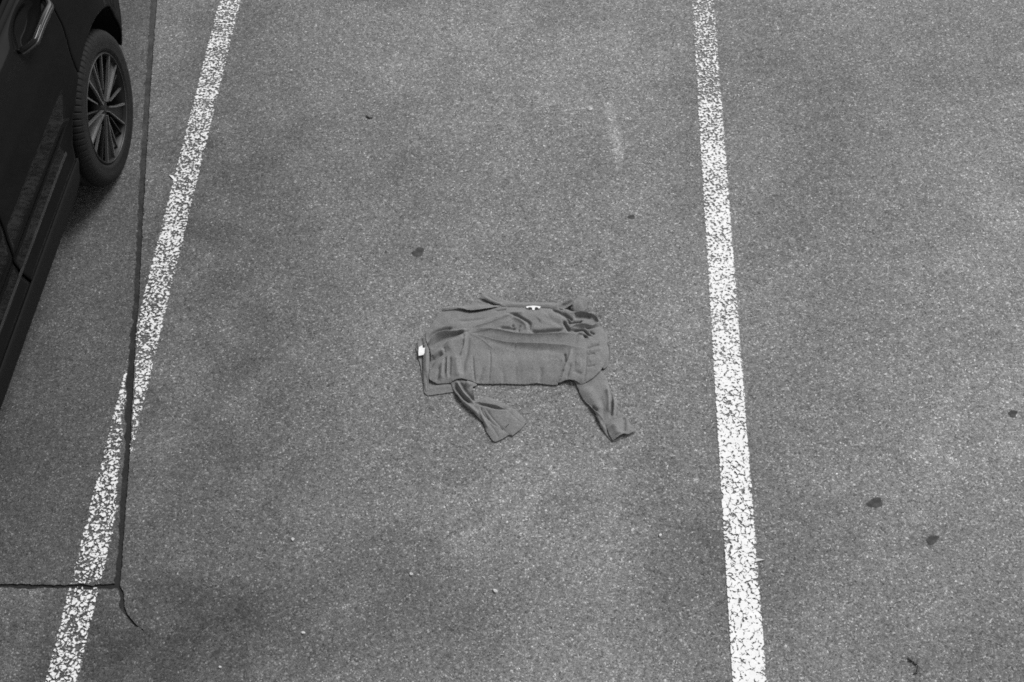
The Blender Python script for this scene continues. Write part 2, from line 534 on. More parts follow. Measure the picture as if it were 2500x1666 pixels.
# painted lines: thin worn sheets that follow the ground and stop at the open joint
def painted_line(name, top, bot, wid, mat, label, cut=None):
    a = gp(*top)[:2]; b = gp(*bot)[:2]
    d = (a - b) / np.linalg.norm(a - b)
    b0 = b - d * 2.5
    ln = np.linalg.norm(a - b0) + 6.0
    nv = np.array([d[1], -d[0]])
    nu = 24
    nl = int(ln / 0.012)
    U, V = np.meshgrid(np.linspace(0, wid, nu + 1), np.linspace(0, ln, nl + 1))
    P = b0 + U.ravel()[:, None] * nv - nv * wid / 2 + V.ravel()[:, None] * d
    G = np.arange((nu + 1) * (nl + 1)).reshape(nl + 1, nu + 1)
    q = np.stack([G[:-1, :-1], G[:-1, 1:], G[1:, 1:], G[1:, :-1]], -1).reshape(-1, 4)
    if cut is not None:
        c = P[q].mean(1)
        q = q[cut(c)]
    z = 0.003
    verts = np.column_stack([P, np.full(len(P), z)])
    used, inv = np.unique(q.ravel(), return_inverse=True)
    o = mesh_obj(name, verts[used], inv.reshape(-1, 4), mat, smooth=False)
    uvl = o.data.uv_layers.new(name="UVMap")
    uvs = np.stack([U.ravel(), P[:, 1]], 1)[used]
    li = np.zeros(len(o.data.loops), int)
    o.data.loops.foreach_get("vertex_index", li)
    uvl.data.foreach_set("uv", uvs[li].astype(np.float32).ravel())
    return thing(o, label, "parking line", "painted lines of the parking bay")

LW = 0.117
painted_line("parking_line", (1717, 9), (1829.5, 1657), LW, M_LINE_R,
             "fuller white painted line to the right of the grey shirt, cracked but mostly solid")
JRp, JLp = np.array([jr_far] + list(JR)), np.array([jl_far] + list(JL))
CTp, CBp = np.array(list(CT) + [ct_far]), np.array(list(CB) + [cb_far])
gap_poly = np.vstack([JRj, JLj[::-1]])
crk_poly = np.vstack([CTj, CBj[::-1]])
def cut_left(c):
    keep = ~(inside(c, gap_poly) | inside(c, crk_poly))
    dl, _, _, _, _ = seg_dist(c, np.array(JLj), closed=False)
    dr, _, _, _, _ = seg_dist(c, np.array(JRj), closed=False)
    dc, _, _, _, _ = seg_dist(c, np.array(CTj), closed=False)
    r = np.random.default_rng(5)
    left = dl < dr
    keep &= ~(left & (dl < 0.002 + 0.016 * smooth01((3.25 - c[:, 1]) / 0.2) * (0.7 + 0.3 * np.sin(c[:, 1] * 41)) + r.normal(0, 0.003, len(c))))
    keep &= ~((~left) & (dr < 0.006 + r.normal(0, 0.003, len(c))))
    return keep
painted_line("parking_line", (560, 11), (152, 1657), LW, M_LINE_L,
             "more worn white painted line beside the parked car, crossed by the dark joint", cut_left)

# ------------------------------------------------------------------ the shirt
K = 0.27421
def cp(cx, cy, z=0.0):
    return gp(960 + cx * K, 680 + cy * K, z)


def drape(name, outline, folds=(), puff=6.0, puffw=0.02, cell=0.002, base=None, mat=None, parent=None,
          thick=0.0011, seed=0, crumple=1.2, idw=2.5, floor=1.5, gain=1.5):
    """one cloth panel: an outline (x, y in the survey crop, height of that edge in mm) filled with a fine quad sheet;
    every fold is (kind, centre line, height mm, half width mm)"""
    o3 = np.array([[*cp(x, y, z / 1000)[:2], z / 1000] for x, y, z in outline])
    o3 = resample(o3, 0.0035)
    # round the straight runs a little
    for _ in range(1):
        o3 = o3 * 0.6 + 0.2 * (np.roll(o3, 1, 0) + np.roll(o3, -1, 0))
    r = np.random.default_rng(seed)
    o3[:, :2] += r.normal(0, 0.0005, (len(o3), 2))
    P, sd, q = sheet(o3, cell)
    z = np.zeros(len(P))
    A = o3[::3]
    for k in range(0, len(P), 4000):
        dd = np.linalg.norm(P[k:k + 4000, None, :] - A[None, :, :2], axis=2) + 0.0015
        w = dd ** -idw
        z[k:k + 4000] = (w * A[None, :, 2]).sum(1) / w.sum(1)
    z += puff / 1000 * (1 - np.exp(-np.maximum(sd, 0) / puffw))
    for f in folds:
        kind, pts, amp, wid = f[:4]
        zz = f[4] if len(f) > 4 else 14
        line = np.array([cp(x, y, zz / 1000)[:2] for x, y in pts])
        if len(line) > 2:   # smooth the bends
            t = np.linspace(0, len(line) - 1, len(line) * 6)
            i0 = np.minimum(t.astype(int), len(line) - 2); fr = t - i0
            pm = line[np.maximum(i0 - 1, 0)]; p0 = line[i0]; p1 = line[i0 + 1]; p2 = line[np.minimum(i0 + 2, len(line) - 1)]
            fr = fr[:, None]
            line = 0.5 * (2 * p0 + (p1 - pm) * fr + (2 * pm - 5 * p0 + 4 * p1 - p2) * fr ** 2 + (3 * p0 - pm - 3 * p1 + p2) * fr ** 3)
        d, near, t, side, _ = seg_dist(P, line, closed=False)
        a, w = amp * gain / 1000, wid / 1000
        tap = smooth01(np.minimum(t / 0.18, 1)) * smooth01(np.minimum((1 - t) / 0.18, 1))
        tap = 0.15 + 0.85 * tap
        if kind == 'g':            # rounded ridge (amp > 0) or valley (amp < 0)
            z += a * tap * np.exp(-(d / w) ** 2)
        elif kind == 'c':          # sharp crease
            z += a * tap * np.exp(-np.abs(d) / w)
        elif kind in 'lr':         # a tuck: lip on the line, falling away sharply on one side only
            s = d * side * (1 if kind == 'l' else -1)       # > 0 on the gentle side
            z += a * tap * np.where(s > 0, np.exp(-s / w), np.exp(-(s / 0.003) ** 2))
    x, y = P[:, 0], P[:, 1]
    cr = np.zeros(len(P))
    for _ in range(16):
        kx, ky = r.normal(0, 75, 2)
        cr += np.sin(kx * x + ky * y + r.uniform(0, 6.28)) / (1 + np.hypot(kx, ky) / 90)
    z += crumple / 1000 * 0.35 * cr * (1 - np.exp(-np.maximum(sd, 0) / 0.008))
    z = floor / 1000 + 0.0022 * np.logaddexp(0, (z - floor / 1000) / 0.0022)
    o = mesh_obj(name, np.column_stack([P, z]), q, mat or M_CLOTH, parent)
    so = o.modifiers.new("cloth thickness", 'SOLIDIFY')
    so.thickness = thick; so.offset = -1
    return o

org = cp(1150, 600)
shirt = empty("shirt", (0, 0, 0))
thing(shirt, "crumpled grey long-sleeved shirt spread flat on the asphalt between the white lines", "shirt")

# --- the layer against the ground: lower hem and left edge
drape("back_panel", [(216, 560, 5), (250, 528, 9), (330, 470, 8), (480, 470, 6), (600, 600, 4), (640, 800, 3), (600, 930, 3), (545, 1012, 3), (420, 1030, 3),
                     (305, 1045, 3), (274, 1020, 3), (262, 900, 4), (243, 780, 5), (218, 690, 5), (200, 620, 5)],
      [('g', [(300, 1000), (400, 975), (540, 960)], 2.5, 14, 4), ('g', [(235, 560), (258, 700), (280, 900)], -3, 8, 6)],
      puff=2, puffw=0.03, seed=1, parent=shirt)
# folded side edge standing up along the left
drape("side_placket", [(276, 560, 12), (305, 585, 15), (322, 650, 15), (322, 720, 14), (318, 830, 14), (322, 880, 12), (312, 950, 9), (312, 1000, 7), (288, 1012, 5),
                       (272, 940, 7), (266, 850, 10), (266, 760, 12), (268, 690, 13), (282, 640, 14), (272, 600, 12)],
      [('c', [(292, 860), (300, 930), (300, 1000)], -3, 3, 10), ('g', [(295, 600), (296, 720), (292, 850)], 4, 9, 14)], puff=3, puffw=0.006, cell=0.0015, seed=2, parent=shirt)
# small turned-back piece above the white tag
drape("side_facing", [(216, 575, 6), (248, 527, 10), (280, 520, 14), (305, 570, 14), (300, 622, 11), (270, 640, 9), (235, 640, 7), (214, 625, 6)],
      [('c', [(250, 535), (262, 590), (268, 630)], -5, 4, 10), ('g', [(225, 560), (218, 620)], 3, 5, 8)], puff=2, puffw=0.01, cell=0.0015, seed=3, parent=shirt)

# --- left sleeve (drawn out from under the hem, twisted) and its cuff
drape("sleeve", [(512, 930, 10), (530, 890, 10), (640, 880, 6), (745, 925, 6), (745, 955, 8), (706, 968, 9), (716, 1020, 11), (726, 1096, 12), (770, 1080, 10), (818, 1048, 8),
                 (930, 1088, 6), (1005, 1122, 6), (1062, 1158, 9), (1085, 1168, 6), (1140, 1220, 6), (1192, 1280, 7), (1130, 1348, 8), (1060, 1402, 7), (1030, 1394, 6), (970, 1432, 6), (912, 1456, 6),
                 (884, 1445, 6), (832, 1370, 5), (800, 1285, 6), (775, 1258, 7), (700, 1192, 6), (622, 1128, 6), (556, 1030, 7), (528, 980, 8)],
      [('c', [(596, 925), (640, 1000), (690, 1060), (722, 1098)], -15, 5, 8),
       ('g', [(560, 915), (600, 985), (650, 1055), (712, 1104)], 11, 6, 14),
       ('g', [(548, 945), (580, 1010), (640, 1085), (700, 1115)], -7, 5, 10),
       ('g', [(545, 1000), (610, 1085), (700, 1165), (778, 1230)], 8, 9, 12),
       ('g', [(640, 930), (700, 960)], 8, 14, 12),
       ('c', [(706, 980), (722, 1040), (724, 1094)], 6, 5, 14),
       ('r', [(722, 1100), (800, 1112), (900, 1132), (985, 1154), (1056, 1160)], 8, 14, 14),
       ('g', [(730, 1118), (830, 1140), (930, 1165), (1040, 1172)], -9, 7, 6),
       ('c', [(776, 1150), (800, 1210), (860, 1270)], -6, 3, 8),
       ('g', [(770, 1160), (800, 1250), (850, 1340)], 5, 7, 9),
       ('l', [(820, 1160), (900, 1265), (1028, 1392)], -3.5, 5, 8),
       ('c', [(800, 1180), (870, 1280), (935, 1330)], -3, 3, 8),
       ('c', [(860, 1300), (905, 1360), (940, 1425)], -2.5, 4, 7),
       ('c', [(1010, 1170), (1090, 1245), (1140, 1290)], -1.6, 2, 8)],
      puff=5, puffw=0.012, cell=0.0017, seed=4, parent=shirt, floor=1.6)
def slit(a, b, z, w):
    A, B = cp(*a, z), cp(*b, z)
    d = (B - A) / np.linalg.norm(B - A); n_ = np.array([-d[1], d[0], 0]) * w / 2
    up = np.array([0, 0, 0.0009])
    c = [A + n_, A - n_, B - n_, B + n_]
    return c + [p + up for p in c]
BOX = [(3, 2, 1, 0), (4, 5, 6, 7), (0, 1, 5, 4), (1, 2, 6, 5), (2, 3, 7, 6), (3, 0, 4, 7)]
sl = [o for o in shirt.children if o.name == "sleeve"][0]
mesh_obj("buttonhole", slit((1029, 1300), (1001, 1327), 0.0118, 0.0028), BOX, M_SLIT, sl, False)
mesh_obj("cuff_button", slit((950, 1324), (976, 1350), 0.0105, 0.0028), BOX, M_SLIT, sl, False)

# --- right sleeve: upper arm and forearm, then the cuff as a flattened tube
drape("sleeve", [(1590, 900, 9), (1625, 935, 8), (1642, 975, 7), (1668, 1040, 6), (1692, 1084, 6), (1745, 1135, 5), (1790, 1190, 5), (1815, 1250, 5), (1850, 1330, 5), (1890, 1385, 5), (1930, 1300, 8), (2000, 1250, 10),
                 (2060, 1212, 8), (2030, 1195, 6), (2000, 1190, 6), (2006, 1140, 6), (1975, 1070, 7), (1945, 1010, 7), (1922, 960, 8), (1900, 880, 8), (1868, 845, 8), (1820, 780, 7), (1700, 800, 7), (1610, 850, 8)],
      [('g', [(1930, 985), (1944, 1060), (1946, 1160), (1936, 1236)], -11, 5, 10),
       ('g', [(1905, 960), (1922, 1080), (1918, 1200)], 8, 9, 16),
       ('g', [(1960, 1050), (1968, 1140), (1962, 1230)], 8, 6, 14),
       ('g', [(2000, 1140), (1984, 1190), (1976, 1236)], -6, 5, 8),
       ('r', [(1692, 1086), (1760, 1150), (1830, 1215), (1880, 1275)], 7, 12, 12),
       ('c', [(1770, 1140), (1820, 1185)], -8, 4, 10),
       ('g', [(1700, 960), (1780, 1080), (1850, 1190)], 5, 22, 14),
       ('g', [(1850, 1050), (1862, 1130), (1870, 1230)], -3, 8, 14),
       ('g', [(1810, 1230), (1850, 1300), (1890, 1370)], 3, 6, 6)],
      puff=7, puffw=0.012, cell=0.0017, seed=6, parent=shirt, floor=1.6)
cuff_r = drape("cuff", [(1882, 1288, 12), (1930, 1262, 16), (1985, 1246, 17), (2056, 1212, 12), (2082, 1252, 12), (2106, 1296, 11), (2152, 1358, 9), (2120, 1374, 13), (2092, 1388, 13), (2050, 1378, 21),
                        (2005, 1404, 19), (1955, 1446, 7), (1925, 1395, 9), (1905, 1340, 10)],
      [('g', [(2052, 1225), (2056, 1300), (2050, 1378)], -6, 8, 16), ('g', [(1950, 1290), (1985, 1340), (2010, 1395)], 5, 14, 18), ('c', [(1895, 1292), (1960, 1262), (2050, 1226)], -2, 2, 15)],
      puff=4, puffw=0.012, cell=0.0017, seed=7, parent=shirt)
drape("cuff_underside", [(1850, 1325, 3), (1880, 1288, 4), (1990, 1250, 4), (2060, 1215, 4), (2110, 1290, 3), (2164, 1362, 3), (2110, 1395, 2.5), (2040, 1425, 2.5), (1962, 1456, 2.5), (1925, 1432, 2.5), (1885, 1380, 3)],
      [], puff=0.5, seed=8, parent=cuff_r, cell=0.0025)

# --- yoke and collar
drape("yoke", [(432, 268, 14), (470, 256, 15), (560, 249, 12), (640, 240, 10), (692, 226, 10), (722, 190, 8), (770, 180, 8), (880, 220, 9), (985, 250, 11), (940, 252, 17), (860, 262, 23), (780, 274, 25), (690, 284, 24), (640, 274, 24), (560, 259, 24), (500, 262, 22), (452, 272, 18)],
      [('g', [(740, 205), (800, 225), (870, 238)], 3, 6, 8), ('c', [(765, 190), (850, 222), (930, 242)], -8, 4, 8)],
      puff=1, puffw=0.01, seed=9, parent=shirt, cell=0.0016, floor=3)
collar = drape("collar", [(722, 188, 8), (768, 166, 10), (800, 134, 12), (880, 150, 11), (945, 172, 11), (1010, 200, 11), (1100, 214, 11), (1300, 212, 11), (1440, 216, 11), (1500, 214, 13), (1560, 190, 17), (1640, 150, 27), (1618, 196, 27),
                          (1594, 232, 25), (1540, 256, 12), (1480, 266, 10), (1300, 264, 12), (1100, 262, 12), (985, 254, 12), (900, 228, 12), (840, 205, 11), (782, 178, 10), (750, 186, 8)],
      [('g', [(800, 160), (880, 205), (985, 240)], 4, 8, 14), ('g', [(1000, 235), (1200, 240), (1450, 240)], 3, 10, 14), ('g', [(1490, 254), (1556, 232), (1600, 202), (1632, 164)], -20, 9, 10),
       ('c', [(830, 150), (900, 195), (960, 225)], -2, 3, 12)],
      puff=2, puffw=0.01, cell=0.0016, seed=10, parent=shirt, crumple=0.4)
drape("collar_leaf", [(1590, 290, 8), (1580, 270, 14), (1592, 232, 25), (1616, 196, 28), (1642, 151, 28), (1690, 166, 14), (1738, 180, 9), (1728, 230, 7), (1722, 262, 6), (1702, 292, 6), (1650, 294, 6)],
      [('g', [(1608, 205), (1604, 285)], 3, 6, 12), ('g', [(1680, 190), (1700, 260)], -2, 9, 9)], puff=2, puffw=0.01, cell=0.0016, seed=11, parent=collar, crumple=0.4)

# --- the body, folded over itself, its raw hem towards the viewer
body_out = [(400, 320, 8), (410, 304, 9), (440, 278, 8), (520, 256, 5), (600, 258, 5), (690, 262, 5), (780, 256, 6), (880, 246, 8), (960, 254, 16), (1080, 258, 14), (1190, 262, 13), (1310, 266, 13), (1420, 268, 14), (1500, 262, 15),
            (1560, 282, 14), (1592, 294, 16), (1650, 298, 16), (1705, 296, 15), (1740, 306, 14), (1800, 334, 14), (1838, 366, 13), (1856, 405, 12), (1868, 440, 12), (1888, 450, 10), (1893, 485, 10),
            (1902, 500, 12), (1905, 590, 16), (1912, 640, 17), (1908, 690, 17), (1892, 740, 18), (1868, 790, 20), (1836, 832, 22), (1786, 880, 22), (1735, 915, 20), (1688, 942, 16), (1668, 942, 14), (1640, 920, 18), (1604, 904, 22),
            (1560, 900, 20), (1530, 905, 16), (1500, 924, 12), (1482, 930, 12), (1464, 926, 11), (1466, 950, 7), (1400, 950, 6), (1340, 942, 7), (1285, 932, 9), (1240, 938, 7), (1180, 945, 6), (1080, 942, 6), (965, 937, 7), (900, 941, 6), (800, 941, 6), (748, 936, 9), (700, 916, 14),
            (650, 900, 18), (618, 890, 20), (570, 898, 20), (536, 910, 18), (510, 932, 12), (450, 937, 11), (392, 938, 13), (355, 920, 16), (322, 900, 17), (316, 860, 16), (326, 800, 15), (334, 740, 15), (336, 680, 15), (326, 640, 16),
            (312, 602, 17), (300, 575, 17), (286, 530, 16), (290, 486, 13), (325, 430, 12), (362, 380, 12)]
body_folds = [
    ('g', [(425, 300), (520, 272), (600, 276), (690, 288), (800, 272), (940, 254)], -12, 9, 4),
    ('r', [(452, 606), (520, 562), (600, 520), (672, 484)], 7, 12, 16),
    ('l', [(322, 806), (346, 738), (394, 694), (446, 664)], 6, 8, 18),
    ('l', [(300, 600), (350, 545), (400, 506), (511, 476)], 4, 6, 22),
    # left gathers
    ('g', [(318, 572), (338, 516), (408, 472), (540, 446)], -12, 8, 14),
    ('g', [(316, 600), (352, 545), (398, 508), (511, 478), (668, 452)], 12, 7, 24),
    ('g', [(340, 640), (408, 570), (511, 524), (640, 480)], -13, 14, 12),
    ('g', [(345, 705), (400, 665), (450, 640)], 6, 10, 18),
    ('g', [(324, 812), (348, 746), (395, 705), (446, 672)], -15, 8, 10),
    ('g', [(470, 640), (560, 580), (650, 530)], 6, 18, 20),
    ('g', [(466, 698), (466, 780), (461, 870)], -7, 4.5, 14),
    ('g', [(440, 740), (436, 820), (425, 900)], 5, 8, 18),
    ('g', [(484, 720), (482, 800), (480, 890)], 4, 5, 18),
    ('g', [(508, 700), (505, 780), (502, 890)], -6, 6, 14),
    ('g', [(408, 790), (400, 860), (392, 920)], -4, 6, 14),
    ('g', [(560, 690), (570, 800), (580, 890)], 5, 14, 18),
    ('g', [(648, 512), (630, 626), (596, 696)], 7, 5, 22),
    ('g', [(670, 520), (656, 660), (628, 770), (620, 880)], -6, 10, 14),
    ('c', [(634, 520), (612, 590)], -3, 3, 16),
    ('c', [(452, 618), (468, 670)], -4, 3, 16),
    ('g', [(712, 690), (716, 800), (726, 925)], -2.6, 4, 14),
    ('g', [(805, 800), (780, 870), (755, 930)], -3, 7, 12),
    ('g', [(862, 640), (866, 760), (850, 930)], -1.6, 4, 12),
    ('g', [(1315, 800), (1312, 870), (1302, 935)], -2.5, 8, 12),
    ('g', [(975, 820), (985, 935)], -1.8, 7, 12),
    ('g', [(1090, 780), (1095, 930)], -1.2, 6, 12),
    # tucks across the body
    ('r', [(672, 484), (760, 462), (914, 466), (1090, 500), (1250, 510), (1400, 506), (1560, 500), (1650, 508)], 9, 10, 20),
    ('r', [(674, 486), (860, 540), (1000, 572), (1110, 580), (1300, 590), (1500, 606), (1600, 618), (1712, 634)], 7, 14, 20),
    ('g', [(800, 540), (1000, 600), (1300, 640), (1550, 660)], -4, 16, 14),
    ('g', [(1100, 760), (1400, 740)], 3, 40, 14),
    ('g', [(760, 790), (1000, 770), (1250, 770), (1420, 800)], 1.5, 30, 14), ('g', [(760, 650), (1000, 660), (1350, 680)], -3, 22, 14),
    ('c', [(676, 484), (780, 470), (900, 458)], 2, 2.5, 22), ('c', [(690, 500), (800, 560), (900, 640)], 1.6, 3, 18), ('c', [(1180, 300), (1060, 320), (860, 392), (700, 440)], 1.8, 2.5, 20),
    ('c', [(712, 700), (714, 800), (728, 930)], -1.6, 2, 14), ('c', [(862, 650), (866, 760), (852, 800)], -1.3, 2, 14),
    ('c', [(1108, 578), (1085, 600), (1080, 640)], -3, 3, 16),
    ('g', [(940, 452), (1020, 458), (1100, 470)], -7, 7, 10),
    ('g', [(1218, 470), (1270, 492), (1400, 482), (1520, 472)], -10, 8, 10),
    ('g', [(1005, 325), (1090, 336), (1150, 368), (1210, 405), (1216, 440), (1205, 486)], -8, 6, 12),
    ('g', [(1060, 350), (1120, 375), (1180, 420), (1180, 470)], 5, 8, 18),
    ('c', [(1138, 425), (1118, 455), (1122, 490)], -6, 4, 14),
    ('c', [(1050, 430), (1080, 435)], -6, 5, 14),
    ('g', [(700, 440), (850, 380), (1000, 330), (1180, 288)], 4, 10, 20),
    ('g', [(560, 385), (700, 380), (820, 360)], -3, 8, 14),
    ('g', [(905, 300), (960, 290), (1010, 280)], -4, 5, 14),
    ('g', [(1290, 380), (1380, 330)], 4, 20, 18),
    ('g', [(1340, 350), (1450, 400), (1520, 430)], -4, 14, 14),
    # twisted right shoulder
    ('c', [(1412, 282), (1470, 312), (1530, 352), (1575, 384)], -19, 4.5, 8),
    ('g', [(1440, 282), (1520, 330), (1590, 392)], 7, 4, 22),
    ('c', [(1505, 318), (1550, 350), (1600, 392)], -18, 4.5, 8),
    ('c', [(1470, 268), (1510, 284)], -5, 3, 14),
    ('g', [(1512, 392), (1540, 440), (1572, 492)], -14, 6, 8),
    ('g', [(1600, 350), (1690, 350), (1770, 352)], -10, 15, 8),
    ('r', [(1585, 442), (1680, 432), (1780, 434), (1836, 392)], 7, 7, 18),
    ('l', [(1592, 304), (1735, 312), (1800, 345), (1836, 388)], 5, 6, 20),
    ('c', [(1550, 414), (1610, 408), (1690, 396)], -13, 5, 8),
    ('g', [(1600, 305), (1720, 312), (1800, 350), (1832, 395), (1780, 430), (1680, 432), (1580, 440)], 8, 7, 20),
    ('g', [(1700, 462), (1780, 450), (1830, 428), (1850, 395)], -9, 7, 10),
    ('c', [(1596, 490), (1640, 485), (1690, 482), (1730, 508), (1765, 532)], -17, 3.5, 8),
    ('c', [(1690, 512), (1722, 548)], -15, 4, 8),
    ('g', [(1640, 500), (1700, 502), (1745, 535)], 6, 4, 20),
    ('c', [(1745, 482), (1795, 508)], -8, 4, 12),
    ('g', [(1580, 455), (1640, 462), (1740, 468)], 5, 8, 20),
    ('c', [(1872, 440), (1880, 475)], -7, 4, 10),
    # side seam, puckers, gathers at the hem
    ('c', [(1634, 512), (1612, 612)], -1.8, 1.8, 18), ('c', [(1650, 512), (1628, 612)], -1.8, 1.8, 18),
    ('g', [(1588, 630), (1566, 720), (1530, 800), (1485, 915)], 6, 6, 20),
    ('g', [(1528, 680), (1530, 730), (1538, 770)], -7, 5, 12),
    ('c', [(1582, 770), (1562, 840), (1545, 900)], -6, 4, 14),
    ('c', [(1520, 830), (1490, 900)], -5, 4, 12),
    ('c', [(1500, 740), (1460, 800)], -3, 5, 12),
    ('c', [(1722, 640), (1722, 720), (1716, 800), (1696, 930)], -3, 3, 18),
    ('g', [(1720, 640), (1780, 615), (1840, 596)], -4, 6, 16), ('g', [(1724, 696), (1800, 676)], -3, 5, 16), ('g', [(1722, 802), (1800, 784)], -3, 5, 16),
    ('g', [(1740, 660), (1860, 630)], 2.5, 8, 18), ('g', [(1740, 750), (1850, 720)], 3, 12, 18),
    ('g', [(1600, 830), (1680, 870)], -3, 9, 14),
    ('g', [(1620, 760), (1680, 760)], 3, 20, 18),
]
body = drape("body_panel", body_out, body_folds, puff=10, puffw=0.03, cell=0.0016, seed=12, parent=shirt, floor=3.2, crumple=1.1)
# a second fold showing along the right side
drape("side_fold", [(1862, 440, 6), (1900, 480, 7), (1925, 580, 8), (1942, 650, 8), (1938, 720, 8), (1910, 780, 8), (1880, 808, 8), (1840, 790, 6), (1850, 600, 6), (1850, 480, 6)],
      [('c', [(1912, 580), (1922, 660), (1912, 750)], -4, 3, 8)], puff=1.5, puffw=0.01, seed=13, parent=shirt)

# --- white labels: the woven one in the neck, the care tag at the side seam
def plate(name, pts, z, th, mat, parent, bow=0.0):
    P = [cp(x, y, z) for x, y in pts]
    bm = bmesh.new()
    vs = [bm.verts.new((p[0], p[1], z + bow * math.sin(i * 1.7))) for i, p in enumerate(P)]
    f = bm.faces.new(vs)
    if f.normal.z < 0:
        f.normal_flip()
    bmesh.ops.triangulate(bm, faces=[f])
    ex = bmesh.ops.extrude_face_region(bm, geom=list(bm.faces))
    bmesh.ops.translate(bm, verts=[v for v in ex["geom"] if isinstance(v, bmesh.types.BMVert)], vec=(0, 0, th))
    bmesh.ops.recalc_face_normals(bm, faces=list(bm.faces))
    return bm_obj(name, bm, mat, parent)
lab = plate("neck_label", [(1184, 252), (1190, 249), (1215, 247), (1248, 244), (1285, 247), (1312, 251), (1308, 266), (1294, 270), (1288, 260), (1272, 257), (1262, 262), (1258, 284), (1240, 284), (1236, 264), (1224, 257), (1204, 258), (1200, 266), (1188, 264)],
      0.020, 0.0012, M_TAG, collar)
for cx in (1216, 1274):  # flat dark ovals standing in for the shade in the label's two gaps
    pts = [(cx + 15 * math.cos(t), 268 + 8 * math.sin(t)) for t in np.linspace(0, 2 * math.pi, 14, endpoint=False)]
    plate("neck_loop_shadow_patch", pts, 0.0185, 0.0008, M_SLIT, lab).name = "label_gap_shade"
plate("care_tag", [(229, 612), (246, 603), (259, 597), (262, 618), (270, 620), (288, 619), (287, 640), (286, 656), (276, 668), (270, 681), (246, 686), (226, 689), (225, 650)],
      0.0165, 0.0008, M_TAG, shirt, 0.0005)

# --- loose threads from the frayed edges
def tube(name, pts, rad, mat, parent=None, sides=5):
    pts = [Vector(p) for p in pts]
    verts, faces = [], []
    for i, p in enumerate(pts):
        t = (pts[min(i + 1, len(pts) - 1)] - pts[max(i - 1, 0)]).normalized()
        a = t.orthogonal().normalized(); b = t.cross(a)
        rr = rad[i] if isinstance(rad, (list, tuple)) else rad
        for k in range(sides):
            an = 2 * math.pi * k / sides
            verts.append(p + (a * math.cos(an) + b * math.sin(an)) * rr)
        if i:
            for k in range(sides):
                faces.append(((i - 1) * sides + k, (i - 1) * sides + (k + 1) % sides, i * sides + (k + 1) % sides, i * sides + k))
    faces.append(tuple(range(sides - 1, -1, -1))); faces.append(tuple(range((len(pts) - 1) * sides, len(pts) * sides)))
    return mesh_obj(name, verts, faces, mat, parent)
for pts in ([(1906, 585, 12), (1925, 596, 8), (1945, 600, 5), (1972, 598, 3)], [(398, 935, 12), (390, 952, 7), (384, 968, 4)], [(1905, 580, 14), (1940, 560, 8), (2005, 545, 3)]):
    tube("loose_thread", [cp(x, y, z / 1000) for x, y, z in pts], 0.0007, M_CLOTH, shirt)
rr = random.Random(3)
def hem_y(x):
    hp = sorted((p[0], p[1], p[2]) for p in body_out if 740 < p[0] < 1465 and p[1] > 900)
    for a, b in zip(hp, hp[1:]):
        if a[0] <= x <= b[0]:
            f = (x - a[0]) / max(b[0] - a[0], 1e-6)
            return a[1] + (b[1] - a[1]) * f, a[2] + (b[2] - a[2]) * f
    return 940, 7
fv, ff_ = [], []
for i in range(46):
    x = rr.uniform(755, 1450); y, z = hem_y(x)
    dx = rr.uniform(-10, 10)
    p = [cp(x, y - 2, z / 1000), cp(x + dx * .5, y + rr.uniform(2, 6), z / 1000 * .8), cp(x + dx, y + rr.uniform(4, 9), z / 1000 * .5)]
    for a, b in zip(p, p[1:]):
        k = len(fv)
        w_ = np.array([0.0005, 0, 0]); h_ = np.array([0, 0, 0.0006])
        fv += [a - w_, a + w_, a + h_, b - w_, b + w_, b + h_]
        ff_ += [(k, k + 1, k + 4, k + 3), (k + 1, k + 2, k + 5, k + 4), (k + 2, k, k + 3, k + 5)]
mesh_obj("hem_fray", fv, ff_, M_CLOTH, shirt, False)["kind"] = "stuff"

# ------------------------------------------------------------------ the parked car (local axes: +x outwards to the bay, +y to its tail, z up)
HUB = np.array([-2.138, 4.536])
car = empty("parked_car", (HUB[0], HUB[1], 0), -math.radians(2.0))
thing(car, "dark glossy car parked at the left edge, showing a rear door and one wheel", "car")
RW = 0.345                       # wheel radius
WB = -2.66                       # the front axle
HW = 0.92                        # half width: the mirror plane is x = -HW
zs = np.array([0.16, 0.22, 0.26, 0.33, 0.42, 0.47, 0.52, 0.62, 0.66, 0.80, 0.95, 1.06, 1.14, 1.20, 1.23, 1.50, 1.57])
us = np.array([-0.12, -0.065, -0.045, -0.018, 0.004, 0.004, -0.004, -0.002, 0.012, 0.026, 0.030, 0.018, -0.006, -0.040, -0.060, -0.215, -0.275])

def skin(sv, zv):
    """how far out the flank stands at (s along the car, z up)"""
    u = np.interp(zv, zs, us)
    u = (u + np.interp(zv - 0.012, zs, us) + np.interp(zv + 0.012, zs, us)) / 3
    for ax in (0.0, WB):
        d = np.hypot(sv - ax, zv - RW)
        u = u + 0.030 * np.exp(-np.maximum(d - 0.40, 0) ** 2 / 0.075 ** 2) * smooth01((zv - 0.40) / 0.25) * np.where(zv < 1.0, 1, 0)
    u = u - 0.26 * np.maximum(sv - 0.12, 0) ** 2 - 0.10 * np.maximum(sv - 0.45, 0)
    u = u - 0.22 * np.maximum(-2.75 - sv, 0) ** 2 - 0.05 * np.maximum(-3.0 - sv, 0)
    # bowl behind each door handle
    for hs in (-0.365, -1.44):
        e = ((sv - hs) / 0.125) ** 2 + ((zv - 1.120) / 0.050) ** 2
        u = u - 0.036 * np.exp(-e ** 2)
    return u

def arc(cs, r, a0, a1, n=26):
    return [(cs + r * math.cos(math.radians(a)), RW + r * math.sin(math.radians(a))) for a in np.linspace(a0, a1, n)]

